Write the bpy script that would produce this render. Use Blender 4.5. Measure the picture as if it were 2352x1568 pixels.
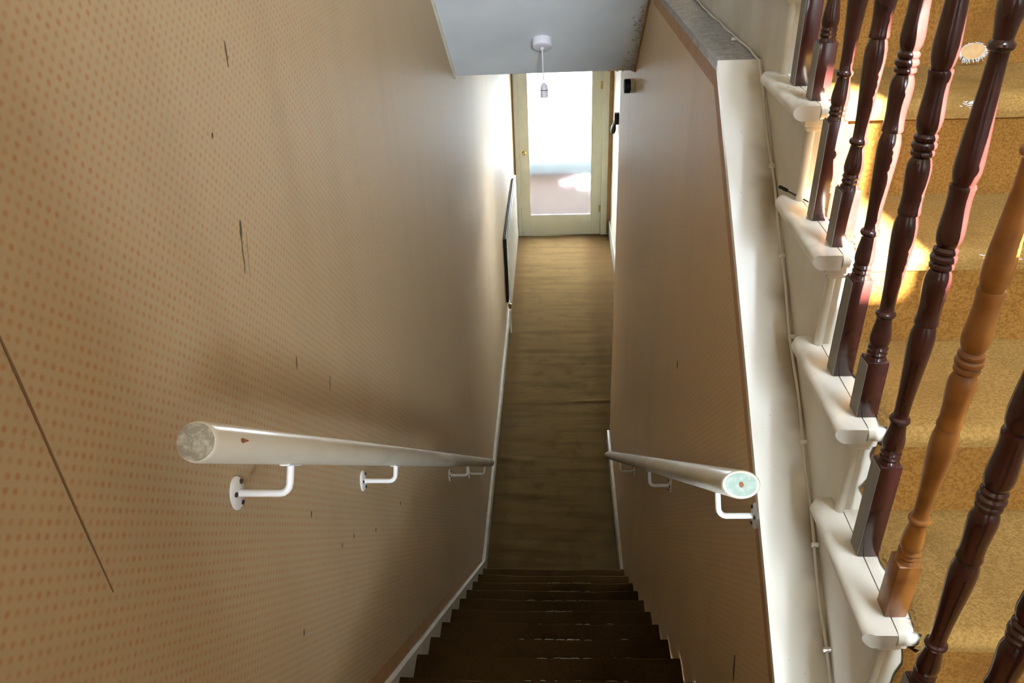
import bpy, bmesh, math, random
from mathutils import Vector, Matrix
random.seed(7)
R = math.radians
for o in list(bpy.data.objects): bpy.data.objects.remove(o)
sc = bpy.context.scene
col = sc.collection

# ------------------------------------------------------------------ camera
F_PX, PITCH, YAW, ROLL = 1771.3, R(31.432), R(-4.0801), R(-2.7373)
CAM = Vector((0.5352, 0.0, 4.1067))
fw = Vector((math.sin(YAW)*math.cos(PITCH), math.cos(YAW)*math.cos(PITCH), -math.sin(PITCH)))
rt = Vector((math.cos(YAW), -math.sin(YAW), 0)); up = rt.cross(fw)
rt2 = rt*math.cos(ROLL)+up*math.sin(ROLL); up2 = -rt*math.sin(ROLL)+up*math.cos(ROLL)
cd = bpy.data.cameras.new('camera'); cd.sensor_width = 36; cd.lens = F_PX/2352*36; cd.clip_start = .02
cam = bpy.data.objects.new('camera', cd); col.objects.link(cam)
m = Matrix((rt2, up2, -fw)).transposed().to_4x4(); m.translation = CAM; cam.matrix_world = m
sc.camera = cam

# ------------------------------------------------------------------ daylight
SKY = 105.0
w = bpy.data.worlds.new('overcast_sky'); sc.world = w; w.use_nodes = True
bg = w.node_tree.nodes['Background']; bg.inputs[0].default_value = (0.80, 0.91, 1.05, 1); bg.inputs[1].default_value = SKY
sd = bpy.data.lights.new('sun', 'SUN'); sd.energy = 170; sd.angle = R(.6); sd.color = (1, .95, .88)
sun = bpy.data.objects.new('sun', sd); col.objects.link(sun)
sun.rotation_euler = Vector((-.09, 1, -.56)).to_track_quat('-Z', 'Y').to_euler()
def portal(name, loc, direction, sx, sy):
    l = bpy.data.lights.new(name, 'AREA'); l.shape = 'RECTANGLE'; l.size = sx; l.size_y = sy; l.cycles.is_portal = True
    o = bpy.data.objects.new(name, l); col.objects.link(o); o.location = loc
    o.rotation_euler = Vector(direction).to_track_quat('-Z', 'Y').to_euler()
vs = sc.view_settings
vs.view_transform = 'Standard'; vs.look = 'None'; vs.gamma = 1; vs.use_curve_mapping = False; vs.exposure = 0.75

# ------------------------------------------------------------------ dimensions (metres)
W, WT = 0.946, 0.104              # stairwell width, right wall thickness
r, g, ys = .1938, .2249, 3.5411   # lower flight
XL = .0357
r2, g2, y0, z0, xu = .2061, .2532, .8072, 3.0651, 1.0084   # upper flight (z0 = top of tread 0)
RL = .314
CA, CB = 2.4011, .8287            # capping line z = CA + CB*(y-.5)
YB, ZF = 2.04, 3.673              # bend of the capping, level part
YE = 5.0774                       # end of right wall
YC, ZC, SL = 4.1582, 3.1967, .7909  # soffit lower edge, slope
YD = 9.361                        # glazed door
LZ = 2.70                         # landing level
YR, ZT = -3.2, 6.9                # rear wall, top ceiling
WX0, WX1, WZ0, WZ1 = .90, 1.78, 3.85, 5.70      # landing window
SX0, SX1, SZ0, SZ1 = 1.447, 1.607, 5.93, 6.50  # narrow high light
BX = 1.066                        # baluster row
def capz(y): return CA+CB*(y-.5) if y < YB else ZF
def sofz(y): return ZC+SL*(YC-y)

# ------------------------------------------------------------------ materials
def mat(name, base, rough=.6, spec=.5, var=None, vscale=8., vamt=.5, bump=0., bscale=60., coat=0., metal=0., detail=4.):
    mt = bpy.data.materials.new(name); mt.use_nodes = True
    nt = mt.node_tree; b = nt.nodes['Principled BSDF']
    b.inputs['Base Color'].default_value = (*base, 1); b.inputs['Roughness'].default_value = rough
    b.inputs['Specular IOR Level'].default_value = spec; b.inputs['Coat Weight'].default_value = coat
    b.inputs['Coat Roughness'].default_value = .15; b.inputs['Metallic'].default_value = metal
    geo = nt.nodes.new('ShaderNodeNewGeometry')
    if var:
        n = nt.nodes.new('ShaderNodeTexNoise'); n.inputs['Scale'].default_value = vscale; n.inputs['Detail'].default_value = detail
        nt.links.new(geo.outputs['Position'], n.inputs['Vector'])
        mr = nt.nodes.new('ShaderNodeMapRange'); mr.inputs[1].default_value = .5-.25*vamt-.02; mr.inputs[2].default_value = .72
        nt.links.new(n.outputs['Fac'], mr.inputs[0])
        mx = nt.nodes.new('ShaderNodeMix'); mx.data_type = 'RGBA'
        mx.inputs[6].default_value = (*base, 1); mx.inputs[7].default_value = (*var, 1)
        nt.links.new(mr.outputs[0], mx.inputs[0]); nt.links.new(mx.outputs[2], b.inputs['Base Color'])
    if bump:
        n2 = nt.nodes.new('ShaderNodeTexNoise'); n2.inputs['Scale'].default_value = bscale; n2.inputs['Detail'].default_value = 6
        nt.links.new(geo.outputs['Position'], n2.inputs['Vector'])
        bp = nt.nodes.new('ShaderNodeBump'); bp.inputs['Strength'].default_value = bump; bp.inputs['Distance'].default_value = .004
        nt.links.new(n2.outputs['Fac'], bp.inputs['Height']); nt.links.new(bp.outputs['Normal'], b.inputs['Normal'])
    return mt
class NG:
    """small helper to write node maths"""
    def __init__(s, mt): s.nt = mt.node_tree; s.b = s.nt.nodes['Principled BSDF']
    def new(s, t): return s.nt.nodes.new(t)
    def link(s, a, b): s.nt.links.new(a, b)
    def val(s, x, sock):
        if isinstance(x, (int, float)): sock.default_value = x
        else: s.link(x, sock)
    def math(s, op, a, b=0., c=0.):
        n = s.new('ShaderNodeMath'); n.operation = op; s.val(a, n.inputs[0]); s.val(b, n.inputs[1]); s.val(c, n.inputs[2]); return n.outputs[0]
    def rng(s, x, a, b, lo=0., hi=1.):
        n = s.new('ShaderNodeMapRange'); n.interpolation_type = 'SMOOTHSTEP'; s.val(x, n.inputs[0])
        for i, v in enumerate((a, b, lo, hi)): n.inputs[i+1].default_value = v
        return n.outputs[0]
    def mix(s, f, a, b):
        n = s.new('ShaderNodeMix'); n.data_type = 'RGBA'; s.val(f, n.inputs[0])
        for v, i in ((a, 6), (b, 7)):
            if isinstance(v, tuple): n.inputs[i].default_value = (*v, 1)
            else: s.link(v, n.inputs[i])
        return n.outputs[2]
    def noise(s, vec, scale, detail=4, sx=1, sy=1, sz=1):
        mp = s.new('ShaderNodeMapping'); mp.inputs['Scale'].default_value = (sx, sy, sz); s.link(vec, mp.inputs[0])
        n = s.new('ShaderNodeTexNoise'); n.inputs['Scale'].default_value = scale; n.inputs['Detail'].default_value = detail
        s.link(mp.outputs[0], n.inputs['Vector']); return n.outputs['Fac']
    def pos(s):
        gm = s.new('ShaderNodeNewGeometry'); sp = s.new('ShaderNodeSeparateXYZ'); s.link(gm.outputs['Position'], sp.inputs[0])
        return gm.outputs['Position'], sp.outputs[0], sp.outputs[1], sp.outputs[2]

def wallpaper(name, base, dot, grub, polished=False):
    mt = mat(name, base, rough=.55, spec=.2); q = NG(mt); P, X, Y, Z = q.pos(); h = .0103
    u = q.math('FRACT', q.math('DIVIDE', q.math('ADD', Y, Z), 2*h)); v = q.math('FRACT', q.math('DIVIDE', q.math('SUBTRACT', Y, Z), 2*h))
    du = q.math('SUBTRACT', u, .5); dv = q.math('SUBTRACT', v, .5)
    d = q.math('SQRT', q.math('ADD', q.math('MULTIPLY', du, du), q.math('MULTIPLY', dv, dv)))
    msk = q.rng(d, .10, .40, 1, 0)
    wob = q.rng(q.noise(P, 40, 2), .35, .7, .45, 1.)
    msk = q.math('MULTIPLY', q.math('MULTIPLY', msk, wob), .72)
    c = q.mix(msk, base, dot)
    # faint vertical streaks and hand grime
    st = q.rng(q.noise(P, 2.2, 3, 1, 2.0, .35), .45, .85, 0, .32)
    c = q.mix(st, c, grub)
    fl = q.rng(q.noise(P, 90, 2), .74, .8, 0, .5)
    c = q.mix(fl, c, (grub[0]*.6, grub[1]*.55, grub[2]*.5))
    q.link(c, q.b.inputs['Base Color'])
    hgt = q.math('ADD', q.math('MULTIPLY', msk, .25), q.noise(P, 5, 2, 1, 2.0, .5))
    bp = q.new('ShaderNodeBump'); bp.inputs['Strength'].default_value = .14 if not polished else .07; bp.inputs['Distance'].default_value = .01
    q.link(hgt, bp.inputs['Height']); q.link(bp.outputs[0], q.b.inputs['Normal'])
    if polished:   # paper rubbed shiny by hands low down in the hall
        a = q.rng(Y, 4.5, 5.5); b_ = q.rng(q.math('ADD', Z, q.math('MULTIPLY', Y, .18)), 3.42, 3.12)
        pat = q.rng(q.noise(P, 1.6, 2, 1, 1, 1), .35, .5, .75, 1)
        sh = q.math('MULTIPLY', q.math('MULTIPLY', a, b_), pat)
        q.link(q.math('SUBTRACT', .56, q.math('MULTIPLY', sh, .14)), q.b.inputs['Roughness'])
        q.link(q.math('ADD', .2, q.math('MULTIPLY', sh, .1)), q.b.inputs['Specular IOR Level'])
    return mt
M = {}
M['paper'] = wallpaper('dotted_wallpaper', (.495, .385, .237), (.43, .20, .075), (.32, .225, .12), True)
M['paper_r'] = wallpaper('dotted_wallpaper_hall', (.60, .435, .25), (.48, .27, .12), (.42, .28, .14))
M['border'] = mat('orange_brown_border_paper', (.43, .245, .11), .7, var=(.36, .20, .09), vscale=14)
M['plain'] = mat('plain_cream_wall_paint', (.70, .66, .55), .7, var=(.6, .55, .44), vscale=3)
M['landing'] = mat('faded_tan_landing_paper', (.20, .155, .10), .7, var=(.17, .13, .08), vscale=3)
M['soffit'] = mat('grey_white_ceiling_paint', (.70, .74, .75), .6, var=(.58, .62, .63), vscale=3, bump=.08, bscale=25)
M['ceil'] = mat('white_ceiling_paint', (.75, .75, .72), .8)
M['cream'] = mat('cream_gloss_paint', (.78, .755, .66), .28, var=(.64, .595, .47), vscale=9, vamt=.1, bump=.05, bscale=40)
M['string'] = mat('grubby_cream_paint', (.68, .645, .54), .4, var=(.54, .485, .37), vscale=5, vamt=.4, bump=.05)
M['doorpaint'] = mat('cream_door_paint', (.70, .685, .56), .35, var=(.64, .62, .49), vscale=4)
M['grey'] = mat('dusty_cream_paint', (.38, .37, .345), .5, var=(.21, .195, .17), vscale=45, vamt=.6, bump=.35, bscale=160)
M['nosing'] = mat('worn_cream_nosing_paint', (.72, .69, .59), .32, var=(.53, .475, .37), vscale=12, vamt=.0, bump=.08, bscale=50)
M['rail'] = mat('old_cream_gloss_rail', (.66, .615, .50), .27, var=(.59, .54, .42), vscale=5, vamt=.2)
M['fraydark'] = mat('worn_carpet_backing', (.34, .32, .27), .9)
M['white'] = mat('white_enamel', (.82, .82, .80), .28)
M['plastic'] = mat('white_plastic', (.66, .65, .68), .4)
M['black'] = mat('black_plastic', (.010, .009, .008), .6, spec=.25)
M['dark'] = mat('dark_hole', (.03, .022, .015), .9)
M['tear'] = mat('torn_paper_dark', (.07, .055, .03), .9)
M['seam'] = mat('seam_brown', (.20, .125, .065), .9)
M['maho'] = mat('mahogany_varnish', (.050, .0135, .0115), .22, spec=.5, var=(.031, .0085, .0072), vscale=22, coat=.25)
M['honey'] = mat('honey_brown_wood', (.34, .135, .025), .35, var=(.16, .055, .012), vscale=16, coat=.2)
M['greypaint'] = mat('grey_paint_edge', (.22, .21, .19), .6)
M['wood'] = mat('pale_bare_wood', (.36, .22, .085), .7, var=(.29, .165, .06), vscale=60)
M['fray'] = mat('white_carpet_backing', (.42, .41, .39), .9)
M['rust'] = mat('rusty_brown', (.20, .065, .015), .8)
M['green'] = mat('pale_green_old_paint', (.27, .37, .31), .6, var=(.42, .47, .42), vscale=90, vamt=.2)
M['grubend'] = mat('dirty_sawn_end', (.20, .165, .11), .8, var=(.42, .37, .27), vscale=110, vamt=.1)
M['brass'] = mat('aged_brass', (.38, .25, .07), .35, metal=1)
M['concrete'] = mat('porch_floor_brown_tile', (.0050, .0026, .0012), .9, spec=.02, var=(.004, .002, .001), vscale=6)
M['lowwall'] = mat('blue_grey_porch_wall', (.017, .0185, .018), .8, spec=.05)
M['render'] = mat('white_porch_wall', (.82, .84, .84), .8)
M['paperw'] = mat('white_paper', (.9, .9, .9), .8)
M['paperp'] = mat('pink_paper', (.85, .45, .55), .8)
M['glass'] = mat('frosted_glass', (.95, .98, .97), .16, spec=.5)
M['glass'].node_tree.nodes['Principled BSDF'].inputs['Transmission Weight'].default_value = 1.0
M['glass'].node_tree.nodes['Principled BSDF'].inputs['IOR'].default_value = 1.25
def carpet(name, c1, c2, c3, rub=None, scale=1.):
    mt = mat(name, c1, rough=1., spec=.0); q = NG(mt); P, X, Y, Z = q.pos()
    c = q.mix(q.rng(q.noise(P, 210*scale, 2), .35, .68), c1, c2)
    c = q.mix(q.rng(q.noise(P, 7, 5), .48, .75, 0, .7), c, c3)
    q.link(c, q.b.inputs['Base Color'])
    bp = q.new('ShaderNodeBump'); bp.inputs['Strength'].default_value = .5; bp.inputs['Distance'].default_value = .004
    q.link(q.noise(P, 320*scale, 2), bp.inputs['Height']); q.link(bp.outputs[0], q.b.inputs['Normal'])
    return mt
M['gold'] = carpet('golden_brown_stair_carpet', (.165, .080, .019), (.112, .049, .010), (.09, .040, .010))
M['goldtread'] = carpet('golden_tread_carpet', (.205, .122, .038), (.147, .082, .022), (.11, .064, .02))  # tread tone, lighter and yellower than the riser carpet
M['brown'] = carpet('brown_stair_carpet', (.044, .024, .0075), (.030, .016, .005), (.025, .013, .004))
# hall carpet: brown, streaked across
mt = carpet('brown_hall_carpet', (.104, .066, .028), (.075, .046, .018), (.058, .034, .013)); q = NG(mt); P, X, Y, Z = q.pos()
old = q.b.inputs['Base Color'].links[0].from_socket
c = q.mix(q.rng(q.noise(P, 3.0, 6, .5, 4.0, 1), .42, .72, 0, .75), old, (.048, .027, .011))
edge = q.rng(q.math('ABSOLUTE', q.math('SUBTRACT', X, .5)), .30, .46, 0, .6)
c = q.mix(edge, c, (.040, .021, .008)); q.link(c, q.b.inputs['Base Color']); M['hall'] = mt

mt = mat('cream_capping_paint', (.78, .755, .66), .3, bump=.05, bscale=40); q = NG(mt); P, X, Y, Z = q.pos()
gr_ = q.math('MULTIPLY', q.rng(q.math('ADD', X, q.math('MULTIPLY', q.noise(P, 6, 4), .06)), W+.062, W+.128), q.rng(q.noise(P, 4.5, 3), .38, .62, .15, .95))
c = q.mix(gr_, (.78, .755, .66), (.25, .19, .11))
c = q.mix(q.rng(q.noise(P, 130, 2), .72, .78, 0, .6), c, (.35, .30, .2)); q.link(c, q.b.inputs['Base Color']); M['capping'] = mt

# ------------------------------------------------------------------ mesh helpers
def finish(name, bm, material, parent=None, smooth=None):
    me = bpy.data.meshes.new(name); bmesh.ops.recalc_face_normals(bm, faces=bm.faces[:]); bm.to_mesh(me); bm.free()
    me.materials.append(M[material] if isinstance(material, str) else material)
    if smooth is not None:
        for p in me.polygons: p.use_smooth = True
        me.set_sharp_from_angle(angle=R(smooth))
    o = bpy.data.objects.new(name, me); col.objects.link(o)
    if parent: o.parent = parent
    return o
def tag(o, label=None, cat=None, group=None, kind=None):
    if label: o['label'] = label
    if cat: o['category'] = cat
    if group: o['group'] = group
    if kind: o['kind'] = kind
    return o
def empty(name, label, cat, loc=(0, 0, 0), group=None, kind=None):
    o = bpy.data.objects.new(name, None); col.objects.link(o); o.location = loc; o.empty_display_size = .05
    bpy.context.view_layer.update()
    return tag(o, label, cat, group, kind)
def struct(o): o['kind'] = 'structure'; return o
def adopt(o, parent):            # keep world placement below an Empty that is not at the origin
    o.parent = parent; o.location = Vector(o.location)-parent.location; return o
def box(bm, x0, x1, y0_, y1, z0_, z1, bevel=0., seg=2):
    vs_ = [bm.verts.new((x, y, z)) for x in (x0, x1) for y in (y0_, y1) for z in (z0_, z1)]
    fs = [bm.faces.new([vs_[i] for i in f]) for f in ((0, 1, 3, 2), (4, 6, 7, 5), (0, 4, 5, 1), (2, 3, 7, 6), (0, 2, 6, 4), (1, 5, 7, 3))]
    if bevel:
        es = list({e for f in fs for e in f.edges}); bmesh.ops.bevel(bm, geom=es, offset=bevel, segments=seg, affect='EDGES', profile=.5)
def boxo(name, x0, x1, y0_, y1, z0_, z1, material, parent=None, bevel=0., seg=2):
    bm = bmesh.new(); box(bm, x0, x1, y0_, y1, z0_, z1, bevel, seg); return finish(name, bm, material, parent, 35 if bevel else None)
def prism(bm, pts, axis, a, b):
    """polygon pts (2-tuples) extruded along axis from a to b; axis x: pts are (y,z); axis y: (x,z)"""
    def P(p, t): return (t, p[0], p[1]) if axis == 'x' else (p[0], t, p[1])
    A = [bm.verts.new(P(p, a)) for p in pts]; B = [bm.verts.new(P(p, b)) for p in pts]
    bm.faces.new(A); bm.faces.new(B[::-1]); n = len(pts)
    for i in range(n): bm.faces.new((A[i], A[(i+1) % n], B[(i+1) % n], B[i]))
def prismo(name, pts, axis, a, b, material, parent=None, bevel=0.):
    bm = bmesh.new(); prism(bm, pts, axis, a, b)
    if bevel: bmesh.ops.bevel(bm, geom=bm.edges[:], offset=bevel, segments=2, affect='EDGES')
    return finish(name, bm, material, parent, 35 if bevel else None)
def lathe(bm, prof, seg=24, mtx=None, caps=True):
    rings = []
    for (h, rad) in prof:
        rings.append([bm.verts.new((rad*math.cos(2*math.pi*i/seg), rad*math.sin(2*math.pi*i/seg), h)) for i in range(seg)])
    for a, b in zip(rings, rings[1:]):
        for i in range(seg): bm.faces.new((a[i], a[(i+1) % seg], b[(i+1) % seg], b[i]))
    if caps: bm.faces.new(rings[0][::-1]); bm.faces.new(rings[-1])
    if mtx is not None: bmesh.ops.transform(bm, matrix=mtx, verts=[v for rg in rings for v in rg])
def tube(bm, pts, ra, rb=None, seg=14, ref=(0, 0, 1), caps=True):
    """sweep an ellipse (ra along side, rb along 'up') along pts"""
    rb = rb or ra; pts = [Vector(p) for p in pts]; rings = []
    for i, p in enumerate(pts):
        t = (pts[min(i+1, len(pts)-1)]-pts[max(i-1, 0)]).normalized()
        rf = Vector(ref)
        if abs(t.dot(rf)) > .97: rf = Vector((0, 1, 0))
        s = t.cross(rf).normalized(); u = s.cross(t).normalized()
        rings.append([bm.verts.new(p+s*ra*math.cos(2*math.pi*k/seg)+u*rb*math.sin(2*math.pi*k/seg)) for k in range(seg)])
    for a, b in zip(rings, rings[1:]):
        for k in range(seg): bm.faces.new((a[k], a[(k+1) % seg], b[(k+1) % seg], b[k]))
    if caps: bm.faces.new(rings[0][::-1]); bm.faces.new(rings[-1])
    return rings
def sheet(name, prof, xs, material, parent=None, dz=None, smooth=40):
    """grid surface: profile (y,z) swept over xs; dz(x,y,z)->(dx,dy,dz) jitter"""
    bm = bmesh.new(); grid = []
    for x in xs:
        rw = []
        for (y, z) in prof:
            d = dz(x, y, z) if dz else (0, 0, 0); rw.append(bm.verts.new((x+d[0], y+d[1], z+d[2])))
        grid.append(rw)
    for a, b in zip(grid, grid[1:]):
        for i in range(len(prof)-1): bm.faces.new((a[i], a[i+1], b[i+1], b[i]))
    return finish(name, bm, material, parent, smooth)
def arc(cy, cz, rad, a0, a1, n=6): return [(cy+rad*math.cos(R(a0+(a1-a0)*i/n)), cz+rad*math.sin(R(a0+(a1-a0)*i/n))) for i in range(n+1)]

# ------------------------------------------------------------------ the setting: shell
wl = struct(boxo('wall_left', -.14, 0, YR-.15, YD+.15, 0, ZT, 'paper')); tag(wl, 'long stairwell wall with orange dotted wallpaper on the left')
def sliver(pts, wid, x, material, parent, name, nx=1):
    """thin torn strip lying on a wall: pts (y,z), tapering to both ends"""
    bm = bmesh.new(); n = len(pts); L_, R_ = [], []
    for i, (y, z) in enumerate(pts):
        ww = wid*(.15+math.sin(math.pi*min(max(i/(n-1), .04), .96)))*(.7+.6*random.random())*.5
        L_.append(bm.verts.new((x, y-ww, z))); R_.append(bm.verts.new((x, y+ww, z)))
    for i in range(n-1): bm.faces.new((L_[i], R_[i], R_[i+1], L_[i+1]))
    ex = bmesh.ops.extrude_face_region(bm, geom=bm.faces[:])
    for v in ex['geom']:
        if isinstance(v, bmesh.types.BMVert): v.co.x += nx*.0012
    return finish(name, bm, material, parent)
def line(a, b, n, jit=.002): return [(a[0]+(b[0]-a[0])*i/(n-1)+random.uniform(-jit, jit), a[1]+(b[1]-a[1])*i/(n-1)) for i in range(n)]
sliver(line((1.193, 3.622), (1.180, 3.590), 6, .0008), .0085, 0, 'tear', wl, 'wallpaper_tear')
sliver(line((1.180, 3.592), (1.163, 3.536), 8, .001), .003, 0, 'tear', wl, 'wallpaper_tear')
sliver(line((1.205, 3.596), (1.178, 3.520), 8, .001), .0016, 0, 'seam', wl, 'wallpaper_tear')
sliver(line((1.293, 3.890), (1.286, 3.850), 7, .001), .004, 0, 'tear', wl, 'wallpaper_tear')
sliver(line((1.168, 3.777), (1.166, 3.769), 4, .0004), .004, 0, 'tear', wl, 'wallpaper_tear')
sliver(line((1.30, 3.28), (1.292, 3.255), 5, .001), .006, 0, 'seam', wl, 'wallpaper_tear')
sliver(line((1.47, 3.12), (1.455, 3.085), 5, .001), .006, 0, 'seam', wl, 'wallpaper_tear')
sliver([(.6085, 3.80), (.608, 3.7), (.607, 3.6), (.606, 3.5), (.606, 3.39)], .0030, 0, 'seam', wl, 'paper_seam')
for (y, z) in ((1.03, 2.78), (1.33, 2.72), (1.42, 2.66), (1.6, 2.5), (1.9, 2.32), (1.2, 2.95)):
    sliver(line((y, z), (y-.006, z-.012), 4, .001), .004, 0, 'tear', wl, 'wallpaper_tear')

# right wall of the stairwell: polygon in (y, z)
pts = [(.90, 0), (YE, 0), (YE, 3.22), (YC+.02, 3.22), (3.55, ZF-.02), (YB, ZF-.02), (.90, capz(.90)-.02)]
wr = struct(prismo('wall_right', pts, 'x', W, W+WT, 'paper_r')); tag(wr, 'brown papered wall between the stairwell and the upper flight')
sliver(line((1.198, 2.49), (1.178, 2.42), 7, .001), .008, W, 'tear', wr, 'wallpaper_tear', -1)
sliver(line((2.27, 2.63), (2.265, 2.60), 5, .001), .006, W, 'tear', wr, 'wallpaper_tear', -1)
# border paper below the capping
bw = .045
bpts = [(.92, capz(.92)-.024), (YB, ZF-.024), (3.5, ZF-.024), (3.5, ZF-.024-bw), (YB+.04, ZF-.024-bw), (.92, capz(.92)-.024-bw*1.25)]
struct(prismo('trim_1', bpts, 'x', W-.0015, W+.002, 'border'))
# capping boards
cy0, cy1 = .90, YB
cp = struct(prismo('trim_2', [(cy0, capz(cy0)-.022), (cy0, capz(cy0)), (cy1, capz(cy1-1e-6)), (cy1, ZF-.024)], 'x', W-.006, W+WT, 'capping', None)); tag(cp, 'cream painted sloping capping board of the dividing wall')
cf = struct(prismo('trim_3', [(YB, ZF-.022), (YB, ZF), (3.56, ZF), (3.56, ZF-.022)], 'x', W-.006, W+WT, 'grey')); tag(cf, 'dusty grey level capping of the dividing wall')

# soffit and ceilings
yt = 2.3
so = struct(prismo('ceiling', [(YC, ZC), (yt, sofz(yt)), (yt, sofz(yt)+.08), (YC, ZC+.10)], 'x', 0, W+WT-.002, 'soffit')); tag(so, 'sloping grey white soffit over the stairs')
ch = struct(boxo('ceiling_hall', -.1, 1.4, YC, YD+.1, ZC, ZC+.12, 'ceil'))
RX_0, RX_1, RY_0, RY_1 = 1.50, 2.04, -.50, 1.00      # assumed roof opening, added to light the capping; deep shaft narrows its beam
for nm, a in (('ceiling_stairwell', (-.14, RX_0, YR-.15, 4.4)), ('ceiling_stairwell_right', (RX_1, 2.25, YR-.15, 4.4)), ('ceiling_stairwell_rear', (RX_0, RX_1, YR-.15, RY_0)), ('ceiling_stairwell_front', (RX_0, RX_1, RY_1, 4.4))): struct(boxo(nm, *a, ZT, ZT+.1, 'landing'))
for nm, a in (('added_shaft_left', (RX_0-.05, RX_0, RY_0-.05, RY_1+.05)), ('added_shaft_right', (RX_1, RX_1+.05, RY_0-.05, RY_1+.05)), ('added_shaft_rear', (RX_0, RX_1, RY_0-.05, RY_0)), ('added_shaft_front', (RX_0, RX_1, RY_1, RY_1+.05))): struct(boxo(nm, *a, ZT+.1, ZT+1.7, 'landing'))
portal('added_roof_light_portal', ((RX_0+RX_1)/2, (RY_0+RY_1)/2, ZT+1.68), (0, 0, -1), RX_1-RX_0, RY_1-RY_0)
struct(boxo('wall_bulkhead', 0, W+WT, yt-.06, yt, sofz(yt), ZT, 'landing'))
tp = struct(prismo('trim_4', [(YC, ZC-.016), (3.3, sofz(3.3)-.016), (3.3, sofz(3.3)), (YC, ZC)], 'x', 0, .012, 'string'))
tp2 = struct(prismo('trim_5', [(YC, ZC-.012), (3.5, sofz(3.5)-.012), (3.5, sofz(3.5)), (YC, ZC)], 'x', W-.008, W, 'border'))
# flaking paint along the right edge and lower corner of the soffit
fl = bmesh.new(); nsf = Vector((0, -SL, -1)).normalized(); tsf = Vector((0, -1, SL)).normalized()
def flake(bm, x, t, s, n=6, lift=.002):
    c0 = Vector((x, YC, ZC))+tsf*t+nsf*lift
    vs_ = []
    for i in range(n):
        a = 2*math.pi*i/n; rr = s*(.5+random.random())
        vs_.append(bm.verts.new(c0+Vector((1, 0, 0))*rr*math.cos(a)*.7+tsf*rr*math.sin(a)+nsf*random.uniform(0, .004)))
    bm.faces.new(vs_)
for i in range(110):
    t = random.random()**1.3*.62; x = W-.012-abs(random.gauss(0, .028))*(1.2-t)
    flake(fl, x, t, random.uniform(.003, .009))
for i in range(45): flake(fl, W-.02-random.random()**1.4*.12, .006+random.random()*.05, random.uniform(.003, .010))
fo = finish('paint_flake', fl, mat('flaking_paint_ochre', (.52, .46, .33), .9, var=(.38, .32, .22), vscale=90), so); fo['kind'] = 'stuff'; fo['label'] = 'flaking yellowed paint'

# floor, landing, hidden shell
def wr_z(y):
    z = .0015*math.sin(y*31)+.001*math.sin(y*53+1)
    for (c0, h, s) in ((5.64, .013, .018), (5.05, .007, .03), (4.86, .010, .03), (4.45, .006, .03), (5.28, .004, .03), (6.2, .004, .03)): z += h*math.exp(-((y-c0)/s)**2)
    return z+.002
ysamp = [3.45+.016*i for i in range(int((7-3.45)/.016))]+[7+.06*i for i in range(40)]
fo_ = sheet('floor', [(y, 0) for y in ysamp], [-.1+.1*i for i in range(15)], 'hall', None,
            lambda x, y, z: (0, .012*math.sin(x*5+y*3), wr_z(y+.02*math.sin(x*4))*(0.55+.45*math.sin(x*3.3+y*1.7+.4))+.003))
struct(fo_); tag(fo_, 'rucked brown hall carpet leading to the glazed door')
struct(boxo('floor_slab', -.2, 2.3, -1.2, YD+.1, -.15, -.004, 'plain'))
struct(boxo('floor_landing', 0, 2.08, YR, .57, LZ-.2, LZ, 'gold'))
struct(boxo('wall_stair_side', 2.08, 2.24, YR-.15, 4.4, 0, ZT, 'landing'))
struct(boxo('wall_light_blocker', 0, .42, -1.8, -.25, LZ, 4.35, 'landing'))  # unseen box, added to shade the near left wall
# rear wall of the landing: wide window, and a narrow light above the added sun-blocking roof
def rearwall(nm, x0, x1, z0_, z1): return struct(boxo(nm, x0, x1, YR-.15, YR, z0_, z1, 'landing'))
rearwall('wall_rear', -.14, WX0, 0, ZT); rearwall('wall_rear_right', WX1, 2.24, 0, SZ0); rearwall('wall_rear_sill', WX0, WX1, 0, WZ0); rearwall('wall_rear_head', WX0, WX1, WZ1, SZ0)
rearwall('wall_rear_top', WX0, SX0, SZ0, ZT); rearwall('wall_rear_top_right', SX1, 2.24, SZ0, ZT); rearwall('wall_rear_lintel', SX0, SX1, SZ1, ZT)
w1 = empty('window_1', 'wide landing window with white frame', None, ((WX0+WX1)/2, YR-.08, WZ0)); struct(w1)
for nm, a in (('window_frame', (WX0, WX0+.05, WZ0, WZ1)), ('window_frame', (WX1-.05, WX1, WZ0, WZ1)), ('window_frame', (WX0+.05, WX1-.05, WZ0, WZ0+.05)), ('window_frame', (WX0+.05, WX1-.05, WZ1-.05, WZ1)), ('glazing_bar', (WX0+.05, WX1-.05, 4.62, 4.65))):
    adopt(boxo(nm, a[0], a[1], YR-.10, YR-.06, a[2], a[3], 'white'), w1)
struct(boxo('roof_sun_blocker', -2.5, 5, YR-4.2, YR-.15, WZ1+.08, WZ1+.16, 'plain'))  # unseen roof slab, added to keep direct sun out of the landing window
portal('window_portal', ((WX0+WX1)/2, YR-.12, (WZ0+WZ1)/2), (0, 1, 0), WX1-WX0, WZ1-WZ0)
struct(boxo('wall_far', W+WT, 2.24, 4.25, 4.4, 0, ZT, 'landing'))
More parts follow.
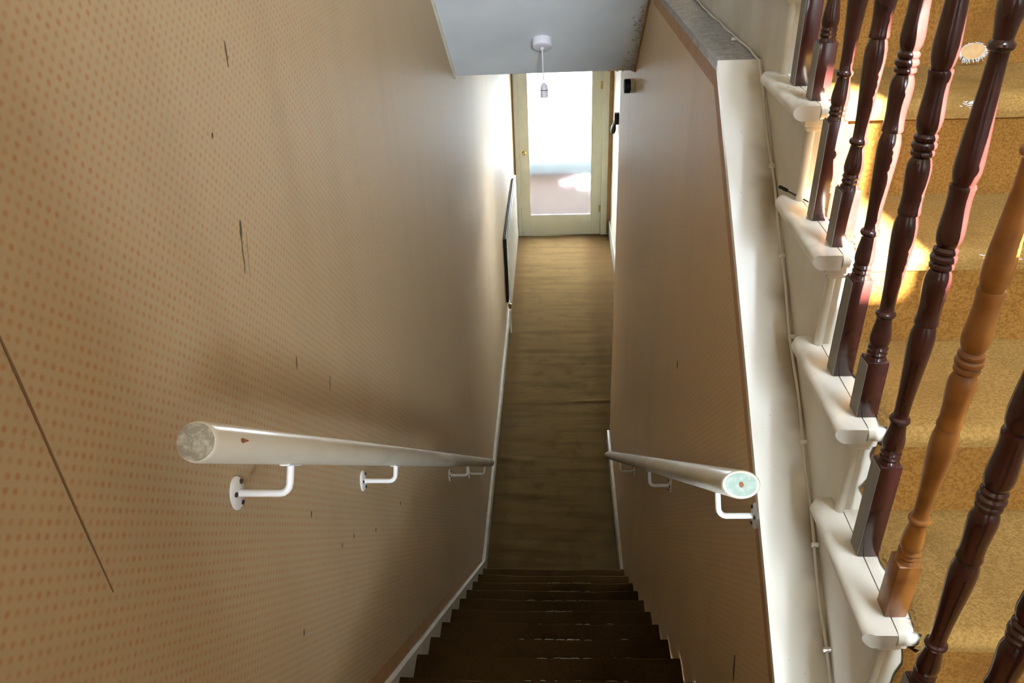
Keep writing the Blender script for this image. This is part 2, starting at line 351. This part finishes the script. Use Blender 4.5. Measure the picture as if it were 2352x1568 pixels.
# hall right side beyond the wall end, end wall with the glazed door
HR = 1.215
HY0, HY1, HZ0, HZ1 = 5.66, 5.86, 1.74, 2.00      # made-up opening in the hall wall, added to brighten the left wall
struct(boxo('wall_hall_right', HR, HR+.12, HY1, YD+.1, 0, ZC, 'plain')); struct(boxo('wall_hall_right_near', HR, HR+.12, 4.9, HY0, 0, ZC, 'plain'))
struct(boxo('wall_hall_right_sill', HR, HR+.12, HY0, HY1, 0, HZ0, 'plain')); struct(boxo('wall_hall_right_head', HR, HR+.12, HY0, HY1, HZ1, ZC, 'plain'))
portal('added_opening_portal', (HR+.10, (HY0+HY1)/2, (HZ0+HZ1)/2), (-1, 0, 0), HZ1-HZ0, HY1-HY0)
struct(boxo('wall_hall_return', W+WT, HR+.1, 4.9, YE, 0, ZC, 'plain'))
we = struct(boxo('wall_end', -.05, HR+.05, YD+.02, YD+.14, 2.26, ZC, 'paper_r'))
struct(boxo('wall_end_left', -.05, .022, YD+.02, YD+.14, 0, 2.26, 'border')); struct(boxo('wall_end_right', 1.15, HR+.05, YD+.02, YD+.14, 0, 2.26, 'border'))
# skirtings
struct(prismo('baseboard_left', [(3.62, 0), (3.62, .13), (3.72, .115), (YD, .115), (YD, 0)], 'x', 0, .02, 'cream'))
struct(boxo('baseboard_right', W-.02, W+.0, 3.56, YE+.012, 0, .12, 'cream', None, .003)); 
struct(boxo('baseboard_hall', HR-.02, HR, YE, YD, 0, .20, 'cream', None, .004))
# left string of lower flight with paper border above it
def strz(y): return 2.051-.858*(y-1.41)
struct(prismo('trim_6', [(.45, strz(.45)-.32), (.45, strz(.45)), (3.66, strz(3.66)), (3.72, .10), (3.72, 0), (3.55, 0)], 'x', 0, .021, 'string', None, .004))
struct(prismo('trim_7', [(.45, strz(.45)+.002), (.45, strz(.45)+.075), (3.60, strz(3.60)+.05), (3.64, strz(3.64)+.004)], 'x', 0, .0015, 'border'))

# ------------------------------------------------------------------ glazed door and frame
fr = struct(boxo('trim_8', 1.086, 1.165, YD-.02, YD+.10, 0, 2.26, 'doorpaint', None, .004)); struct(boxo('trim_9', .02, .068, YD-.02, YD+.10, 0, 2.26, 'doorpaint', None, .004)); struct(boxo('trim_10', .02, 1.165, YD-.02, YD+.10, 2.20, 2.27, 'doorpaint', None, .004))
struct(boxo('trim_11', 1.068, 1.09, YD+.046, YD+.10, 0, 2.22, 'doorpaint')); struct(boxo('trim_12', .06, .09, YD+.046, YD+.10, 0, 2.22, 'doorpaint')); struct(boxo('trim_13', .02, 1.165, YD+.045, YD+.13, -.003, .03, 'dark'))
dr = empty('door_1', 'cream painted door with one large frosted glass pane', None, (1.08, YD, 0)); struct(dr)
dx0, dx1, px0, px1, pz0, pz1 = .074, 1.082, .180, .968, .272, 2.06
for nm, a in (('stile', (dx0, px0, YD, YD+.042, .006, 2.19)), ('stile', (px1, dx1, YD, YD+.042, .006, 2.19)), ('bottom_rail', (px0, px1, YD, YD+.042, .006, pz0)), ('top_rail', (px0, px1, YD, YD+.042, pz1, 2.19))):
    adopt(boxo(nm, *a, 'doorpaint', None, .003), dr)
adopt(boxo('glass_pane', px0-.005, px1+.005, YD+.018, YD+.024, pz0-.005, pz1+.005, 'glass'), dr)
for a in ((px0, px0+.012, pz0, pz1), (px1-.012, px1, pz0, pz1)): adopt(boxo('glazing_bead', a[0], a[1], YD+.004, YD+.018, a[2], a[3], 'doorpaint'), dr)
adopt(boxo('glazing_bead', px0+.012, px1-.012, YD+.004, YD+.018, pz0, pz0+.012, 'white'), dr)
bm = bmesh.new(); lathe(bm, [(0, .026), (.004, .026), (.008, .011), (.024, .010), (.030, .020), (.040, .026), (.050, .024), (.057, .014), (.059, .004)], 20, Matrix.Translation((.131, YD, 1.115)) @ Matrix.Rotation(R(90), 4, 'X'))
adopt(finish('door_knob', bm, 'brass', None, 50), dr)
for z in (.36, 1.9):
    bm = bmesh.new(); tube(bm, [(1.084, YD-.006, z-.045), (1.084, YD-.006, z+.045)], .007, seg=10); box(bm, 1.062, 1.106, YD-.003, YD+.002, z-.045, z+.045)
    adopt(finish('hinge', bm, 'brass', None, 40), dr)
bm = bmesh.new(); tube(bm, [(.069, YD-.004, .4), (.069, YD-.004, 1.2), (.070, YD-.004, 2.19)], .004, seg=8); adopt(finish('edge_glint', bm, 'white', None, 40), dr)  # white strip stands for light caught on the leaf edge

# porch beyond the glass: floor, side walls, low front wall, post lying on the floor
struct(boxo('floor_porch', -.6, 1.8, YD+.14, 12.2, -.15, 0, 'concrete'))
struct(boxo('wall_porch_left', -.75, -.6, YD+.14, 11.9, 0, 2.6, 'render')); struct(boxo('wall_porch_right', 1.8, 1.95, YD+.14, 11.9, 0, 2.6, 'render'))
struct(boxo('wall_porch_front', -.6, 1.8, 11.75, 11.9, 0, .22, 'lowwall')); struct(boxo('ground_outside', -30, 30, 12.2, 60, -.3, -.15, 'render'))
portal('door_portal', (.574, YD+.20, 1.16), (0, -1, 0), .80, 1.80)
for i, (x, y, rz, mm, lab) in enumerate(((.93, 11.50, .3, 'paperw', 'white envelope lying on porch floor behind the glass, the farther one'), (.98, 11.12, -.25, 'paperw', 'white envelope lying on porch floor behind the glass, the nearer one'), (.72, 11.34, .6, 'paperp', 'pink leaflet lying on porch floor behind the frosted glass'))):
    e = boxo('envelope' if mm == 'paperw' else 'leaflet', -.13, .13, -.07, .07, 0, .004, mm); e.location = (x, y, .001); e.rotation_euler.z = rz; tag(e, lab, 'letter')

# ------------------------------------------------------------------ lower flight
ls = empty('lower_staircase', 'narrow brown carpeted stairs going down to the hall', 'staircase', (0, 0, 0))
for k in range(0, 14):
    yn, zt = ys-k*g, (k+1)*r
    if k == 13: zt = LZ+.001
    back = yn-g-.035 if k < 13 else yn-.05
    prof = [(yn-.024, k*r-.002), (yn-.022, zt-.045)]+arc(yn-.017, zt-.017, .017, -35, 90, 7)+[(yn-.06, zt), (yn-.12, zt-.001), (yn-.18, zt), (back, zt)]
    sd_ = k*1.7
    def jit(x, y, z, yn=yn, zt=zt, sd_=sd_):
        s = math.sin((x-XL)/(W-XL)*math.pi); top = 1 if z > zt-.06 else 0
        return (0, top*(.003*math.sin(x*9+sd_)), -top*(.007*s+.0015*math.sin(x*23+sd_)))
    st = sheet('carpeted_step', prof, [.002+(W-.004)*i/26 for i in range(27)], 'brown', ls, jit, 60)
    bm = bmesh.new()      # threadbare backing showing along the nosing
    for i in range(15 if 1 < k else 0):
        x = random.gauss(.55, .10)
        if not .2 < x < .8: continue
        s = math.sin((x-XL)/(W-XL)*math.pi); L = random.uniform(.003, .020); dy_ = random.uniform(-.004, .001); jz = random.uniform(-.0012, .0006)
        tube(bm, [(x-L, yn-.004+dy_, zt-.0047-.007*s+jz), (x, yn-.003+dy_, zt-.0040-.007*s+jz), (x+L, yn-.004+dy_, zt-.0047-.007*s+jz)], .0009, seg=5)
    if len(bm.verts): finish('threadbare_patch', bm, 'fraydark', st)['kind'] = 'stuff'
    else: bm.free()

# ------------------------------------------------------------------ upper flight
us = empty('upper_staircase', 'painted upper stairs with open cut string and rounded cream nosings', 'staircase', (0, 0, 0))
K0, K1 = -1, 9
# cut string: sawtooth board built column by column
bm = bmesh.new()
def sbot(y): return LZ-.1 if y < .70 else (capz(y)-.012 if y < YB else ZF-.012)
for k in range(K0, K1):
    ya, yb, zt = y0+k*g2+.036, y0+(k+1)*g2+.036, z0+k*r2-.028
    cuts = sorted([ya, yb]+[c for c in (.95, YB) if ya < c < yb])
    for c, d in zip(cuts, cuts[1:]): prism(bm, [(c, sbot(c)), (d, sbot(d-1e-5)), (d, zt), (c, zt)], 'x', W+WT, W+WT+.03)
bmesh.ops.remove_doubles(bm, verts=bm.verts[:], dist=1e-5)
tag(finish('outer_string', bm, 'string', us), 'grubby cream string board')
def nosing_prof(yk, zk, back): return [(back, zk-.030), (yk+.014, zk-.030)]+[(yk+.015+.015*math.cos(R(a)), zk-.015+.015*math.sin(R(a))) for a in range(270, 89, -18)]+[(back, zk)]
for k in range(K0, K1):
    yk, zk = y0+k*g2, z0+k*r2
    bm = bmesh.new(); prism(bm, nosing_prof(yk, zk, yk+g2+.03), 'x', xu+.052, 2.078); t = finish('tread', bm, 'nosing', us, 40)
    # returned nosing: long bar with half-round outer edge, mitred to the front
    bm = bmesh.new(); xr = xu+.05
    sec = [(xr, -.030), (xu+.014, -.030)]+[(xu+.015+.015*math.cos(R(a)), -.015+.015*math.sin(R(a))) for a in range(270, 89, -18)]+[(xr, 0)]
    A = [bm.verts.new((x, yk+.003+max(0, xu+.015-x)*.6, zk+z)) for x, z in sec]; B = [bm.verts.new((x, yk+RL-max(0, xu+.015-x)*.8, zk+z)) for x, z in sec]
    bm.faces.new(A); bm.faces.new(B[::-1])
    for i in range(len(sec)): bm.faces.new((A[i], A[(i+1) % len(sec)], B[(i+1) % len(sec)], B[i]))
    finish('return_nosing', bm, 'nosing', us, 40)
    # cove moulding under the nosing, at the front corner and along the string
    bm = bmesh.new()
    box(bm, xu+.026, xu+.075, yk+.012, yk+.032, zk-.044, zk-.0302, .002); box(bm, xu+.033, xu+.070, yk+.018, yk+.034, zk-.056, zk-.0442, .003)
    box(bm, xu+.028, xu+.043, yk+.02, yk+RL-.03, zk-.046, zk-.0302, .003)
    finish('cove_moulding', bm, 'cream', us, 40)
    # bead at the corner of string and riser, riser board
    zb = zk-r2 if k > K0 else LZ
    bm = bmesh.new(); tube(bm, [(xu+.045, yk+.027, zb), (xu+.045, yk+.027, zk-.054)], .0085, seg=12); finish('corner_bead', bm, 'cream', us, 50)
    boxo('riser', xu+.0425, 2.078, yk+.028, yk+.045, zb-.002, zk-.030, 'string', us)
# carpet covering the middle of the flight
sc_ = empty('stair_carpet', 'golden brown carpet laid up the upper stairs behind the balusters', 'carpet', (0, 0, 0))
xs = [0, .006, .014, .03]+[.06+.06*i for i in range(16)]
for k in range(K0, K1):
    yk, zk = y0+k*g2, z0+k*r2; th = .009
    zb = zk-r2+th if k > K0 else LZ
    sd_ = k*2.3
    def fr_(x, y, z, sd_=sd_):
        e = 1 if x < 1.096 else 0
        return (e*(.006*math.sin(z*170+y*150+sd_)+.004*math.sin(y*410+z*390+sd_*3)), .0025*math.sin(x*7+sd_), -.004*e if abs(z-z0) > 0 else 0)
    xo = [1.088+x for x in xs if 1.088+x < 2.08]+[2.078]
    sheet('riser_carpet', [(yk+.030-th+.002, zb+.0)]+[(yk+.0295-th, zb+(zk-zb-.04)*i/6) for i in range(7)]+[(yk-.004, zk-.030)], xo, 'gold', sc_, fr_, 60)
    tr_ = sheet('tread_carpet', [(yk-.004, zk-.030)]+[(yk+.012+(.012+th)*math.cos(R(a)), zk-.012+(.012+th)*math.sin(R(a))) for a in (200, 180, 160, 140, 120, 105, 90)]+[(yk+.012+(g2+.012)*i/8, zk+th-.0005*math.sin(i*2+k)) for i in range(1, 9)], xo, 'goldtread', sc_, fr_, 60)
    # frayed dark fibres along the left edge
    bm = bmesh.new()
    for i in range(70):
        y = yk+.01+random.random()*g2*.98; x = 1.088+random.uniform(-.006, .014); a = random.uniform(0, 6.28); l = random.uniform(.004, .011)
        p = Vector((x, y, zk+.004)); tube(bm, [p, p+Vector((math.cos(a)*l*.6, math.sin(a)*l*.6, l*.5)), p+Vector((math.cos(a)*l, math.sin(a)*l, l*.3))], .0007, seg=4)
    fz = finish('frayed_edge', bm, mat('frayed_fibre', (.16, .08, .03), .9) if k == K0 else fz.data.materials[0], tr_); fz['kind'] = 'stuff'
def blob(name, cx, cz, rx, rz, y, n, material, parent, jitter=.25, thick=.003):
    bm = bmesh.new(); vs_ = []
    for i in range(n):
        a = 2*math.pi*i/n; q_ = 1+random.uniform(-jitter, jitter); vs_.append(bm.verts.new((cx+rx*math.cos(a)*q_, y, cz+rz*math.sin(a)*q_)))
    f = bm.faces.new(vs_); ex = bmesh.ops.extrude_face_region(bm, geom=[f])
    for v in ex['geom']:
        if isinstance(v, bmesh.types.BMVert): v.co.y -= thick
    return finish(name, bm, material, parent)
yh = y0+4*g2+.019
hl = blob('worn_hole', 1.457, 3.722, .026, .017, yh, 16, 'wood', sc_, .12); hl['label'] = 'ragged hole in the carpet showing pale wood'
bm = bmesh.new()
for i in range(170):
    a = random.uniform(0, 2*math.pi); p = Vector((1.457+.026*math.cos(a), yh-.003, 3.722+.0175*math.sin(a)))
    if math.sin(a) > .3 and random.random() < .3: continue
    d_ = Vector((math.cos(a+random.uniform(-.9, .9)), -.35, math.sin(a+random.uniform(-.9, .9))-.25)).normalized()*random.uniform(.002, .0055)*(1.5 if math.sin(a) < 0 else .8)
    tube(bm, [p-d_*.4, p+d_*.4, p+d_+Vector((random.uniform(-.003, .003), 0, random.uniform(-.003, .001)))], .0005, seg=4)
finish('frayed_thread', bm, 'fray', hl)['kind'] = 'stuff'
for (k, xc, spread, n) in ((3, 1.335, .010, 26), (2, 1.345, .045, 40), (1, 1.4, .03, 10)):
    yk, zk = y0+k*g2, z0+k*r2; bm = bmesh.new()
    for i in range(n):
        x = random.gauss(xc, spread*.6); p = Vector((x, yk-.0085+random.uniform(-.001, .003), zk-.004+random.uniform(-.004, .008))); l = random.uniform(.002, .008)
        tube(bm, [p, p+Vector((l, -.001, random.uniform(-.002, .002)))], .0008, seg=4)
    tf = finish('threadbare_patch', bm, 'fray', sc_); tf['kind'] = 'stuff'

# ------------------------------------------------------------------ balustrade
bl = empty('balustrade', 'dark red turned wooden balusters along the open side of the upper stairs', 'balustrade', (0, 0, 0))
half = [(0, .0170), (.003, .0163), (.007, .0142), (.009, .0150), (.012, .0163), (.015, .0150), (.0165, .0145), (.018, .0152), (.021, .0163), (.024, .0150), (.0265, .0143),
        (.029, .0152), (.034, .0163), (.040, .0165), (.050, .0154), (.064, .0132), (.077, .0116), (.079, .0125), (.081, .0148), (.0845, .0158), (.088, .0148), (.090, .0122), (.092, .0112),
        (.105, .0112), (.13, .0120), (.165, .0142), (.20, .0166), (.225, .0178), (.240, .0174), (.251, .0152), (.2565, .0130), (.2572, .0160), (.2605, .0168), (.264, .0160),
        (.275, .0152), (.29, .0155), (.31, .0170), (.324, .0178), (.334, .0170), (.341, .0148), (.3445, .0130), (.346, .0140), (.3485, .0163), (.351, .0166), (.3535, .0160), (.3555, .0140), (.3565, .0150), (.359, .0172), (.362, .0178)]
full = half+[(.724-h, rad) for h, rad in half[-2::-1]]
bm = bmesh.new(); lathe(bm, full, 24); shaft0 = finish('baluster', bm, 'maho', bl, 28); shaft_me = shaft0.data
honey_me = shaft_me.copy(); honey_me.materials.clear(); honey_me.materials.append(M['honey'])
def block_me(h0, h1, material):
    bm = bmesh.new(); box(bm, -.0175, .0175, -.0175, .0175, h0, h1, .0022, 2); o = finish('block', bm, material, None, 35); me = o.data; bpy.data.objects.remove(o); return me
blocks = {}
first = True
for k in range(K0, 7):
    for which, off, hb in ((0, .056, .112), (1, .183, .200)):
        if k == 6 and which: continue
        yk, zk = y0+k*g2, z0+k*r2
        honey = (k == 0 and which == 0)
        if first: o = shaft0; first = False
        else: o = bpy.data.objects.new('baluster', shaft_me); col.objects.link(o); o.parent = bl
        if honey: o.data = honey_me; o['label'] = 'honey brown bare wooden baluster'
        o.location = (BX, yk+off, zk+hb); tilt = -.012 if (k == 1 and which == 0) else random.uniform(-.004, .004)
        o.rotation_euler = (random.uniform(-.004, .004), tilt, random.uniform(0, 6))
        mm = 'honey' if honey else 'maho'
        for nm, h0, h1 in (('base_block', -hb, .0), ('top_block', .724, .79)):
            key = (nm, which, honey)
            if key not in blocks: blocks[key] = block_me(h0, h1, mm)
            b_ = bpy.data.objects.new(nm, blocks[key]); col.objects.link(b_); b_.parent = o; b_.rotation_euler.z = -o.rotation_euler.z
        if not honey:
            if ('face', which) not in blocks:
                bm = bmesh.new(); box(bm, -.0187, -.0172, -.0165, .0172, -hb+.001, -.004); t_ = finish('x', bm, 'greypaint'); blocks[('face', which)] = t_.data; bpy.data.objects.remove(t_)
            b_ = bpy.data.objects.new('painted_face', blocks[('face', which)]); col.objects.link(b_); b_.parent = o; b_.rotation_euler.z = -o.rotation_euler.z; b_['label'] = 'grey painted outer face'
# handrail over the balusters and newel post at the landing
hr0 = Vector((BX, y0+K0*g2-.02, z0+K0*r2+.112+.79+.02)); hr1 = Vector((BX, y0+6.6*g2, hr0.z+(7.6*g2+.02)*r2/g2))
bm = bmesh.new(); tube(bm, [hr0, (hr0+hr1)/2, hr1], .028, .026, 18); finish('handrail', bm, 'maho', bl, 40)
bm = bmesh.new(); box(bm, BX-.045, BX+.045, y0+K0*g2-.12, y0+K0*g2-.03, LZ, LZ+.35, .004); lathe(bm, [(LZ+.35, .042), (LZ+.38, .030), (LZ+.6, .042), (LZ+.8, .03), (LZ+.84, .042)], 24, Matrix.Translation((BX, y0+K0*g2-.075, 0))); box(bm, BX-.045, BX+.045, y0+K0*g2-.12, y0+K0*g2-.03, LZ+.84, LZ+1.18, .004)
finish('newel_post', bm, 'maho', bl, 35)

# ------------------------------------------------------------------ wall handrails
def handrail(label, x, A, B, ra, rb, plates, wallx, sgn, endmat):
    root = empty('wall_handrail', label, 'handrail', (0, 0, 0))
    A, B = Vector((x, *A)), Vector((x, *B)); t = (B-A).normalized()
    prof = [A+t*(.0), A+t*.0025, A+t*.006]+[A.lerp(B, i/16) for i in range(1, 16)]+[B-t*.006, B]
    bm = bmesh.new(); rings = tube(bm, prof, ra, rb, 32)
    for rg, s in ((rings[0], .93), (rings[1], .975), (rings[-1], .94)):
        c0 = sum((v.co for v in rg), Vector())/len(rg)
        for v in rg: v.co = c0+(v.co-c0)*s
    rl_ = finish('rail', bm, 'rail', root, 40)
    bm = bmesh.new(); tube(bm, [A-t*.0015, A+t*.001], ra*(.80 if endmat == 'green' else .90), rb*(.80 if endmat == 'green' else .90), 28)
    ec = finish('end_face', bm, endmat, rl_, 40); ec['label'] = 'pale green end with a small rusty hole' if endmat == 'green' else 'grubby flaking sawn end'
    if endmat == 'green':
        bm = bmesh.new(); tube(bm, [A-t*.0030, A+t*.001], .0042, .0052, 10); finish('screw_hole', bm, 'rust', ec, 40)
    for i, (py, pz) in enumerate(plates):
        zc = pz; xe = x
        Pp = Vector((x, py, zc)); near = A+t*((Pp-A).dot(t)); nrm = (near-Pp); dist = nrm.length-rb; nrm.normalize(); c_top = Pp+nrm*dist
        bm = bmesh.new(); e0 = Vector((xe-sgn*.016, py, zc))
        pth = [Vector((wallx+sgn*.003, py, zc)), e0]+[e0+Vector((sgn*.016*math.sin(R(a)), 0, 0))+nrm*(.016-.016*math.cos(R(a))) for a in (22, 45, 68)]+[Pp+nrm*.016, c_top-nrm*.001]
        tube(bm, pth, .0062, seg=14, ref=(0, 1, .3)); br = finish('bracket', bm, 'white', root, 50)
        bm = bmesh.new(); lathe(bm, [(0, .0300), (.003, .0300), (.0055, .0265), (.007, .012)], 28, Matrix.Translation((wallx, py, zc)) @ Matrix.Rotation(R(90*sgn), 4, 'Y'))
        for v in bm.verts: v.co.y = py+(v.co.y-py)*.8
        finish('wall_plate', bm, 'white', br, 40)
        for (dy, dz_) in ((-.013, .008), (.013, .014), (.0, -.020)):
            bm = bmesh.new(); lathe(bm, [(0, .0042), (.0085, .0042), (.0095, .002)], 10, Matrix.Translation((wallx, py+dy, zc+dz_)) @ Matrix.Rotation(R(90*sgn), 4, 'Y')); finish('screw', bm, 'dark', br, 40)
        bm = bmesh.new(); ty = Vector((0, t.y, t.z)).normalized(); c0 = c_top
        tube(bm, [c0-ty*.030, c0+ty*.030], .009, .0025, 10); finish('saddle', bm, 'white', br, 40)
    return root
hl_ = handrail('round cream handrail on the left wall with a grubby sawn end', .09, (.722, 3.525), (3.77, .893), .0262, .0262, [(.933, 3.247), (1.562, 2.712), (2.814, 1.630), (3.435, 1.095)], 0, 1, 'grubend')
bm = bmesh.new(); t_ = Vector((0, 3.048, -2.632)).normalized(); c0 = Vector((.09, .722, 3.525))+t_*.085; n_ = Vector((.55, -.45, .52)); n_ = (n_-t_*n_.dot(t_)).normalized()
pt = c0+n_*.0258; s_ = t_.cross(n_)
vs_ = [bm.verts.new(pt+t_*a+s_*b+n_*.0009) for a, b in ((-.012, .002), (-.006, .004), (.002, .0022), (.013, .001), (.012, -.001), (.002, -.0016), (-.005, -.003), (-.011, -.002))]
f = bm.faces.new(vs_); ex = bmesh.ops.extrude_face_region(bm, geom=[f])
for v in ex['geom']:
    if isinstance(v, bmesh.types.BMVert): v.co -= n_*.002
ck = finish('paint_chip', bm, 'rust', hl_); ck['label'] = 'rust coloured chip in the paint'
hr_ = handrail('flattened oval cream handrail on the right wall with a pale green end', .868, (1.092, 3.123), (4.034, .733), .036, .0265, [(1.215, 2.925), (2.192, 2.127), (3.30, 1.232)], W, -1, 'green')

# ------------------------------------------------------------------ pendant lamp holder on the soffit
pc = Vector((.470, 3.893, sofz(3.893)))
pl = empty('pendant_lamp', 'white ceiling rose with hanging flex and empty bulb holder', 'lamp', pc)
q_ = nsf.to_track_quat('Z', 'Y').to_matrix().to_4x4()
bm = bmesh.new(); lathe(bm, [(0, .048), (.022, .0485), (.034, .047), (.038, .043), (.040, .030), (.041, .010), (.050, .007), (.051, .003)], 36, q_); finish('ceiling_rose', bm, 'plastic', pl, 40)
c0 = nsf*.045; zb = -.205
bm = bmesh.new(); tube(bm, [c0, c0+Vector((.001, 0, -.03)), c0+Vector((.003, 0, -.10)), c0+Vector((.005, 0, zb+.06))], .0032, seg=10); finish('flex', bm, 'plastic', pl, 50)
bm = bmesh.new(); lathe(bm, [(.0, .0165), (.0, .0195), (.034, .0190), (.0342, .0178), (.0372, .0178), (.0374, .0190), (.052, .0172), (.062, .012), (.068, .006), (.070, .004)], 28, Matrix.Translation(c0+Vector((.006, 0, zb-.02)))); bh = finish('bulb_holder', bm, 'plastic', pl, 35)
bm = bmesh.new(); lathe(bm, [(.0342, .0184), (.0374, .0184)], 28, Matrix.Translation(c0+Vector((.006, 0, zb-.02)))); finish('dark_ring', bm, 'black', bh, 35)

# ------------------------------------------------------------------ radiator on the hall's left wall
rd = empty('radiator', 'cream panel radiator on the left wall of the hall', 'radiator', (0, 6.9, .30))
RX0, RX1, RY0, RY1, RZ0, RZ1 = .030, .052, 6.90, 8.70, .30, 1.05
bm = bmesh.new(); n = 46; outl = []
for i in range(n+1): outl.append((RY0+(RY1-RY0)*i/n, RX1+(-.004 if i % 2 and 0 < i < n else 0)))
A = [bm.verts.new((x, y, RZ0)) for y, x in outl]; B = [bm.verts.new((x, y, RZ1)) for y, x in outl]
A2 = [bm.verts.new((RX0+.006, y, RZ0)) for y, x in (outl[0], outl[-1])]; B2 = [bm.verts.new((RX0+.006, y, RZ1)) for y, x in (outl[0], outl[-1])]
for i in range(n): bm.faces.new((A[i], A[i+1], B[i+1], B[i]))
bm.faces.new([A2[0]]+A+[A2[1]]); bm.faces.new([B2[1]]+B[::-1]+[B2[0]]); bm.faces.new((A2[0], A2[1], B2[1], B2[0])); bm.faces.new((A2[0], B2[0], B[0], A[0])); bm.faces.new((A2[1], A[-1], B[-1], B2[1]))
adopt(finish('panel', bm, 'cream'), rd)
adopt(boxo('top_rail', RX0-.002, RX0+.008, RY0, RY1, RZ1-.004, RZ1+.012, 'white', None, .002), rd); adopt(boxo('top_rail', RX1-.010, RX1+.001, RY0, RY1, RZ1+.0, RZ1+.010, 'white', None, .002), rd)
adopt(boxo('top_slot', RX0+.008, RX1-.010, RY0+.02, RY1-.02, RZ1, RZ1+.004, 'black'), rd); adopt(boxo('gap_shade', .003, .027, RY0+.03, RY1-.03, RZ0+.03, RZ1-.02, 'black'), rd)  # black box next to the wall stands for shade in the gap
bm = bmesh.new(); tube(bm, [(.042, RY0+.01, RZ0+.03), (.042, RY0-.035, RZ0+.02), (.042, RY0-.04, RZ0-.03), (.042, RY0-.04, .01)], .009, seg=12); adopt(finish('pipe', bm, 'cream', None, 50), rd)
bm = bmesh.new(); lathe(bm, [(0, .014), (.02, .017), (.05, .016), (.055, .008)], 16, Matrix.Translation((.042, RY0-.04, RZ0+.0))); adopt(finish('valve', bm, 'brass', None, 40), rd)

# ------------------------------------------------------------------ small things
# bell by the soffit
bp_ = empty('doorbell', 'small round black bell on a cream base high on the right wall', 'bell', (W, 4.236, 3.098))
rot = Matrix.Rotation(R(-90), 4, 'Y')
bm = bmesh.new(); lathe(bm, [(0, .036), (.014, .036), (.016, .030)], 28, rot); finish('base', bm, 'cream', bp_, 40)
bm = bmesh.new(); lathe(bm, [(.016, .026), (.018, .0365), (.046, .0365), (.050, .033), (.051, .012), (.048, .008)], 28, rot); finish('dome', bm, 'black', bp_, 40)
# black thing hanging on the hall wall, mostly hidden by the wall end
a0, a1 = Vector((1.158, 8.62, 1.545)), Vector((1.175, 8.50, 1.73))
bm = bmesh.new(); rings = tube(bm, [a0.lerp(a1, i/10) for i in range(11)], .030, .04, 16)
for i, rg in enumerate(rings):
    c0 = sum((v.co for v in rg), Vector())/len(rg); s = (.35, .78, .97, 1.0, .93, .82, .70, .58, .48, .42, .36)[i]
    for v in rg: v.co = c0+(v.co-c0)*s
hk = empty('wall_hook', 'black teardrop shaped hook sticking out beyond the right wall end', 'hook', (1.20, 8.5, 1.7))
adopt(finish('hook_arm', bm, 'black', None, 60), hk)
adopt(boxo('back_plate', 1.165, HR, 8.47, 8.53, 1.68, 1.80, 'black', None, .006), hk)
# cable along the joint of capping and string
ct = empty('cable', 'thin painted cable pinned along the joint of capping and string', 'cable', (0, 0, 0))
pth = []
for i in range(95):
    y = .93+(3.4-.93)*i/94; pth.append((W+WT-.006-.003*abs(math.sin(y*7.3))-.0015*math.sin(y*31), y, capz(y)+.0035+.002*max(0, math.sin(y*9))))
bm = bmesh.new(); tube(bm, pth, .0032, seg=8); finish('cable_run', bm, 'string', ct, 50)
for y in (.98, 1.13, 1.29, 1.47, 1.62, 1.80): boxo('cable_clip', W+WT-.014, W+WT, y-.003, y+.003, capz(y)+.001, capz(y)+.0105, 'nosing', ct, .001)
# thin stick on tread 2
zt2 = z0+2*r2
tk = empty('thin_stick', 'thin dark stick with a black tip lying on a stair tread end', 'stick', (1.033, 1.647, zt2))
bm = bmesh.new(); tube(bm, [(1.030, 1.640, zt2+.009), (1.066, 1.575, zt2+.0035)], .0016, seg=8); adopt(finish('rod', bm, 'dark', None, 40), tk)
bm = bmesh.new(); tube(bm, [(1.024, 1.651, zt2+.010), (1.027, 1.646, zt2+.0098), (1.033, 1.635, zt2+.009), (1.035, 1.631, zt2+.0086)], .0038, seg=10); adopt(finish('tip', bm, 'black', None, 50), tk)
# plaster chip and specks on the level capping
bm = bmesh.new()
vs_ = [bm.verts.new((1.036+.011*x, 2.311+.013*y, ZF+.001)) for x, y in ((-1, -.6), (-.2, -.5), (.3, -.9), (1, -.2), (.8, .7), (.1, .3), (-.6, .5))]; f = bm.faces.new(vs_)
ex = bmesh.ops.extrude_face_region(bm, geom=[f])
for v in ex['geom']:
    if isinstance(v, bmesh.types.BMVert): v.co.z += random.uniform(.004, .008)
pcp = finish('plaster_chip', bm, 'paperw'); tag(pcp, 'white plaster chip lying on the dusty level capping', 'chip')
bm = bmesh.new()
for i in range(110):
    x = W+random.random()**.7*WT*.97; y = YB+.02+random.random()*1.3; s = random.uniform(.0004, .0015)
    p = Vector((x, y, ZF+s*.4)); box(bm, p.x-s, p.x+s*.8, p.y-s, p.y+s, ZF, ZF+s)
for i in range(30):
    x = xu+.01+random.random()*.05; y = y0+3*g2+.02+random.random()*.26; s = random.uniform(.0005, .0018); box(bm, x-s, x+s, y-s, y+s, z0+3*r2, z0+3*r2+s)
dsp = finish('dust_specks', bm, 'nosing'); tag(dsp, 'scattered pale plaster specks on the level capping', 'debris', kind='stuff')
